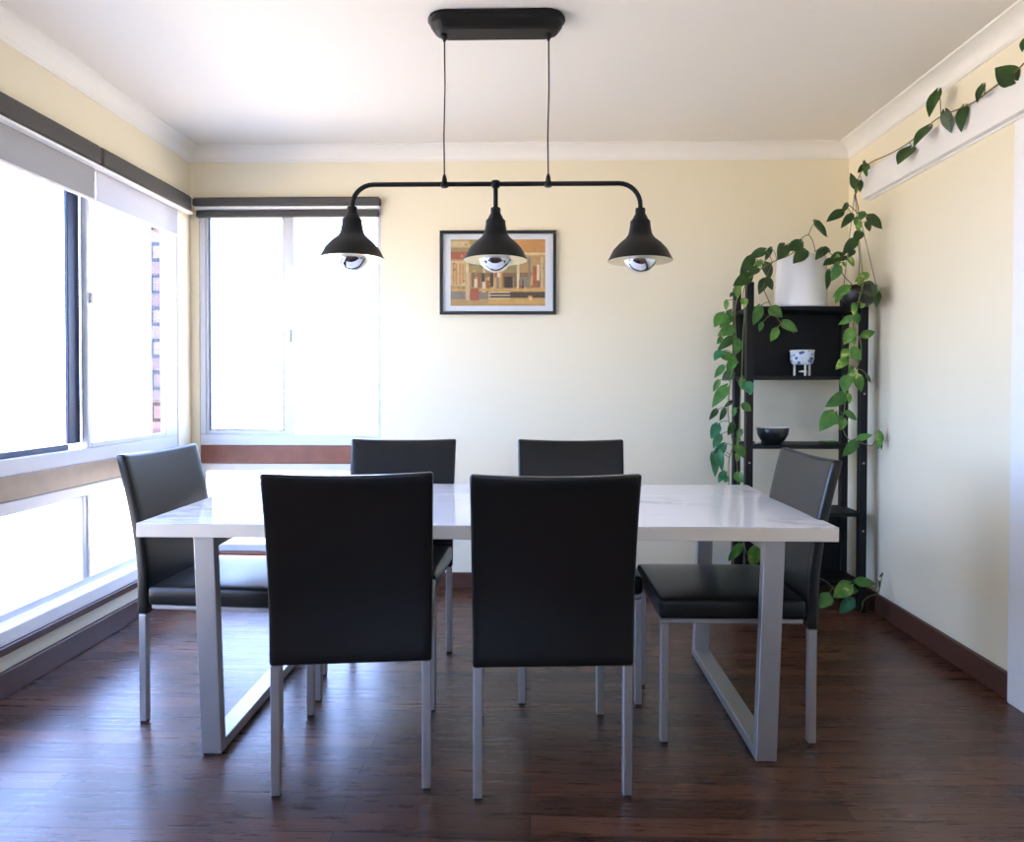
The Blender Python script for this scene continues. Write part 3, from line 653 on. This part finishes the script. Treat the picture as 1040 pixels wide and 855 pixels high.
# black hanging planter, vines up to the pelmet board and down the right posts
YH = 3.43
hc = at(872.5, 301, Y=YH); HP = V(min(hc.x, 1.652), YH, hc.z)
hp = thing('hanging_plant', 'pothos in black hanging bowl by right wall, vine running along white board', 'plant', HP)
bm = B(); lathe(bm, [(.001, -.052), (.040, -.050), (.062, -.036), (.076, -.012), (.080, .022), (.081, .050), (.077, .050), (.074, .02), (.001, .016)], 36, cap=False); obj('hanging_bowl', bm, M['bpot'], hp)
bm = B(); lathe(bm, [(.0752, .028), (.001, .036)], 24, cap=True); obj('soil', bm, M['soil'], hp)
hook = V(1.672, 3.615, 2.13)
for dx, dy in ((-.076, 0), (.06, -.045), (.05, .055)):
    bm = B(); tube(bm, smooth_path([V(dx, dy, .048), hook-HP], 2), .0016, 5); obj('hanger_cord', bm, M['cord'], hp)
F8 = (820, 0, 3.886); XV = XR-.055
ptop = [at(820+x/3.886, y/3.886, X=XV) for x, y in ((900, 200), (855, 250), (800, 300), (735, 345), (665, 398), (610, 425), (510, 470), (415, 552), (330, 605), (250, 642))]
pv = ptop + [at(874, 176, Y=3.53), at(869, 196, Y=3.5), at(872, 215, Y=3.47), at(871, 240, Y=3.45), at(873, 262, Y=3.44), at(872, 285, Y=3.43), HP+V(0, 0, .03)]
pv = [clampx(p, XR-.04) for p in pv]; s2_ = stem(hp, pv, .003, M['brownstem'])
pdn = [HP+V(-.01, 0, .03), HP+V(-.02, -.085, .06)]+tr(DD, [(265, 60), (300, 130), (312, 200), (290, 300), (250, 360), (225, 440), (215, 540), (200, 640), (240, 720), (290, 730), (330, 745), (380, 750), (440, 660)], 3.40)
pdn = [clampx(p, XR-.04) for p in pdn]; s3_ = stem(hp, pdn, .0032)
pm1 = [HP+V(-.02, 0, .03)]+tr(BB, [(470, 640), (400, 560), (330, 430), (270, 385)], 3.42); s4_ = stem(hp, pm1, .0022, M['brownstem'])
pm2 = tr(BB, [(510, 120), (440, 60), (400, 100)], 3.47); s5_ = stem(hp, pm2, .0022, M['brownstem'])
al2 = s2_+s3_+s4_+s5_
add_leaves(hp, al2, [(400, 585, 358, 648, .95, 'd'), (485, 500, 415, 575, .6, 'd'), (522, 362, 488, 460, .55, 'd'), (555, 442, 562, 525, .55, 'd'), (608, 425, 602, 520, .55, 'd'), (702, 337, 674, 405, .5, 'd'), (808, 315, 735, 268, .95, 'd'), (860, 155, 850, 205, .6, 'd')], F8, M['brownstem'], X=XV, jit=.012)
E5 = (820, 130, 10.69)
add_leaves(hp, al2, [(515, 640, 470, 485, .5, 'd'), (545, 575, 525, 725, .6, 'v'), (580, 580, 570, 700, .5, 'd'), (655, 405, 545, 488, .65, 'd'), (690, 395, 725, 530, .6, 'm'), (645, 395, 622, 340, .5, 'd')], E5, M['brownstem'], Y=3.56)
add_leaves(hp, al2, [(390, 105, 280, 178, .5, 'd'), (430, 50, 388, 118, .4, 'd'), (462, 132, 385, 225, .45, 'd'), (500, 150, 485, 205, .7, 'm'), (545, 110, 525, 170, .8, 'm'), (585, 145, 692, 228, .7, 'd'), (570, 185, 597, 250, .7, 'd'), (515, 185, 508, 250, .7, 'v'), (525, 255, 478, 325, .7, 'd'), (490, 310, 398, 415, .6, 'd'), (475, 385, 440, 435, .6, 'd'),
  (405, 425, 298, 465, .7, 'd'), (330, 455, 255, 495, .6, 'd'), (440, 440, 485, 505, .7, 'v'), (370, 510, 315, 610, .7, 'm'), (400, 475, 420, 505, .7, 'v'), (295, 540, 285, 675, .4, 'd'), (575, 560, 485, 615, .65, 'v'), (525, 585, 510, 640, .7, 'v'), (435, 655, 325, 725, .55, 'v'), (385, 690, 345, 770, .6, 'v'), (545, 640, 645, 720, .9, 'd'), (650, 695, 640, 800, .5, 'd'), (545, 765, 530, 805, .8, 'v'), (480, 775, 480, 860, .55, 'v'), (360, 430, 340, 530, .6, 'v')], BB, M['stem'], Y=3.37)
add_leaves(hp, al2, [(255, 10, 178, 58, .5, 'v'), (285, -5, 292, 55, .6, 'm'), (255, 85, 212, 172, .7, 'v'), (320, 120, 395, 92, .6, 'v'), (262, 115, 265, 185, .6, 'v'), (235, 205, 195, 255, .7, 'v'), (255, 200, 315, 260, .8, 'v'), (225, 255, 163, 315, .6, 'v'), (258, 298, 238, 355, .7, 'm'), (270, 325, 243, 405, .7, 'v'), (285, 350, 315, 445, .6, 'v'), (222, 360, 215, 455, .65, 'm'), (345, 350, 368, 392, .6, 'd'),
  (215, 465, 105, 530, .55, 'm'), (238, 460, 247, 515, .7, 'v'), (148, 568, 72, 668, .7, 'm'), (195, 588, 150, 635, .7, 'm'), (225, 568, 290, 605, .7, 'm'), (212, 605, 188, 668, .7, 'v'), (298, 712, 378, 692, .55, 'v'), (278, 732, 203, 822, .6, 'm'), (425, 685, 410, 780, .5, 'v'), (462, 682, 475, 780, .3, 'd')], DD, M['stem'], Y=3.385)

# sprig trailing on the floor at the foot of the shelf
GG = (800, 560, 8.667); YG = 3.36
fp0 = at(873, 622, Z=.004)
fs = thing('floor_sprig', 'short leafy pothos sprig on the floor at foot of black shelf unit', 'plant', fp0)
def tg(pts, Y): return [clampx(at(800+x/8.667, 560+y/8.667, Y=Y), XR-.03) for x, y in pts]
g1 = stem(fs, [fp0]+tg([(600, 500), (590, 440), (540, 390), (400, 320), (340, 265), (275, 230)], YG), .003, M['brownstem'])
g2 = stem(fs, [fp0]+tg([(655, 500), (665, 440), (720, 395), (790, 370), (815, 300), (830, 205)], YG), .003, M['stem'])
add_leaves(fs, g1+g2, [(360, 385, 285, 500, .85, 'm'), (545, 295, 400, 405, .7, 'v'), (545, 340, 628, 345, .8, 'm'), (565, 425, 452, 545, .65, 't'), (610, 262, 785, 285, .5, 'm'), (820, 220, 845, 185, .5, 'd'), (805, 260, 810, 330, .25, 'd')], GG, M['stem'], Y=YG)

# ------------------------------------------------------------------ daylight
w = bpy.data.worlds.new('sky'); scene.world = w; w.use_nodes = True; nt = w.node_tree; bg = nt.nodes['Background']
tc = nt.nodes.new('ShaderNodeTexCoord'); sx_ = nt.nodes.new('ShaderNodeSeparateXYZ'); nt.links.new(tc.outputs['Generated'], sx_.inputs[0])
rp = nt.nodes.new('ShaderNodeValToRGB'); e = rp.color_ramp.elements
e[0].position = 0; e[0].color = (.48, .64, 1.0, 1); e[1].position = .7; e[1].color = (.26, .43, 1.0, 1)
nt.links.new(sx_.outputs['Z'], rp.inputs['Fac']); nt.links.new(rp.outputs['Color'], bg.inputs['Color']); bg.inputs['Strength'].default_value = 15
sd = bpy.data.lights.new('sun', 'SUN'); so = bpy.data.objects.new('sun', sd); COL.objects.link(so)
sd.energy = 36; sd.angle = R(.6); sd.color = (1, .94, .84)
az, el = R(-40), R(56)
dirv = V(math.cos(az)*math.cos(el), math.sin(az)*math.cos(el), math.sin(el)); so.rotation_euler = dirv.to_track_quat('Z', 'Y').to_euler(); so.location = dirv*20
for nm, loc, rot, sxx, syy in (('left_window_portal', (XL-.12, (WY0+WY1)/2, 1.2), (0, -PI/2, 0), 1.95, WY1-WY0), ('back_window_portal', ((BX0+BX1)/2, YB+.12, 1.15), (-PI/2, 0, 0), BX1-BX0, 1.9), ('fill_window_portal', (0, YF-.12, 1.68), (PI/2, 0, 0), 1.6, .95)):  # rear portal belongs to the added fill glazing
    ld = bpy.data.lights.new(nm, 'AREA'); ld.shape = 'RECTANGLE'; ld.size = sxx; ld.size_y = syy; ld.cycles.is_portal = True
    lo = bpy.data.objects.new(nm, ld); COL.objects.link(lo); lo.location = loc; lo.rotation_euler = rot

vs = scene.view_settings
vs.view_transform = 'Standard'; vs.look = 'None'; vs.exposure = .2; vs.gamma = 1; vs.use_curve_mapping = False
scene.cycles.max_bounces = 12; scene.cycles.diffuse_bounces = 8; scene.cycles.glossy_bounces = 6; scene.cycles.transparent_max_bounces = 16
scene.cycles.sample_clamp_indirect = 8; scene.cycles.caustics_reflective = False; scene.cycles.caustics_refractive = False
scene.cycles.use_denoising = True
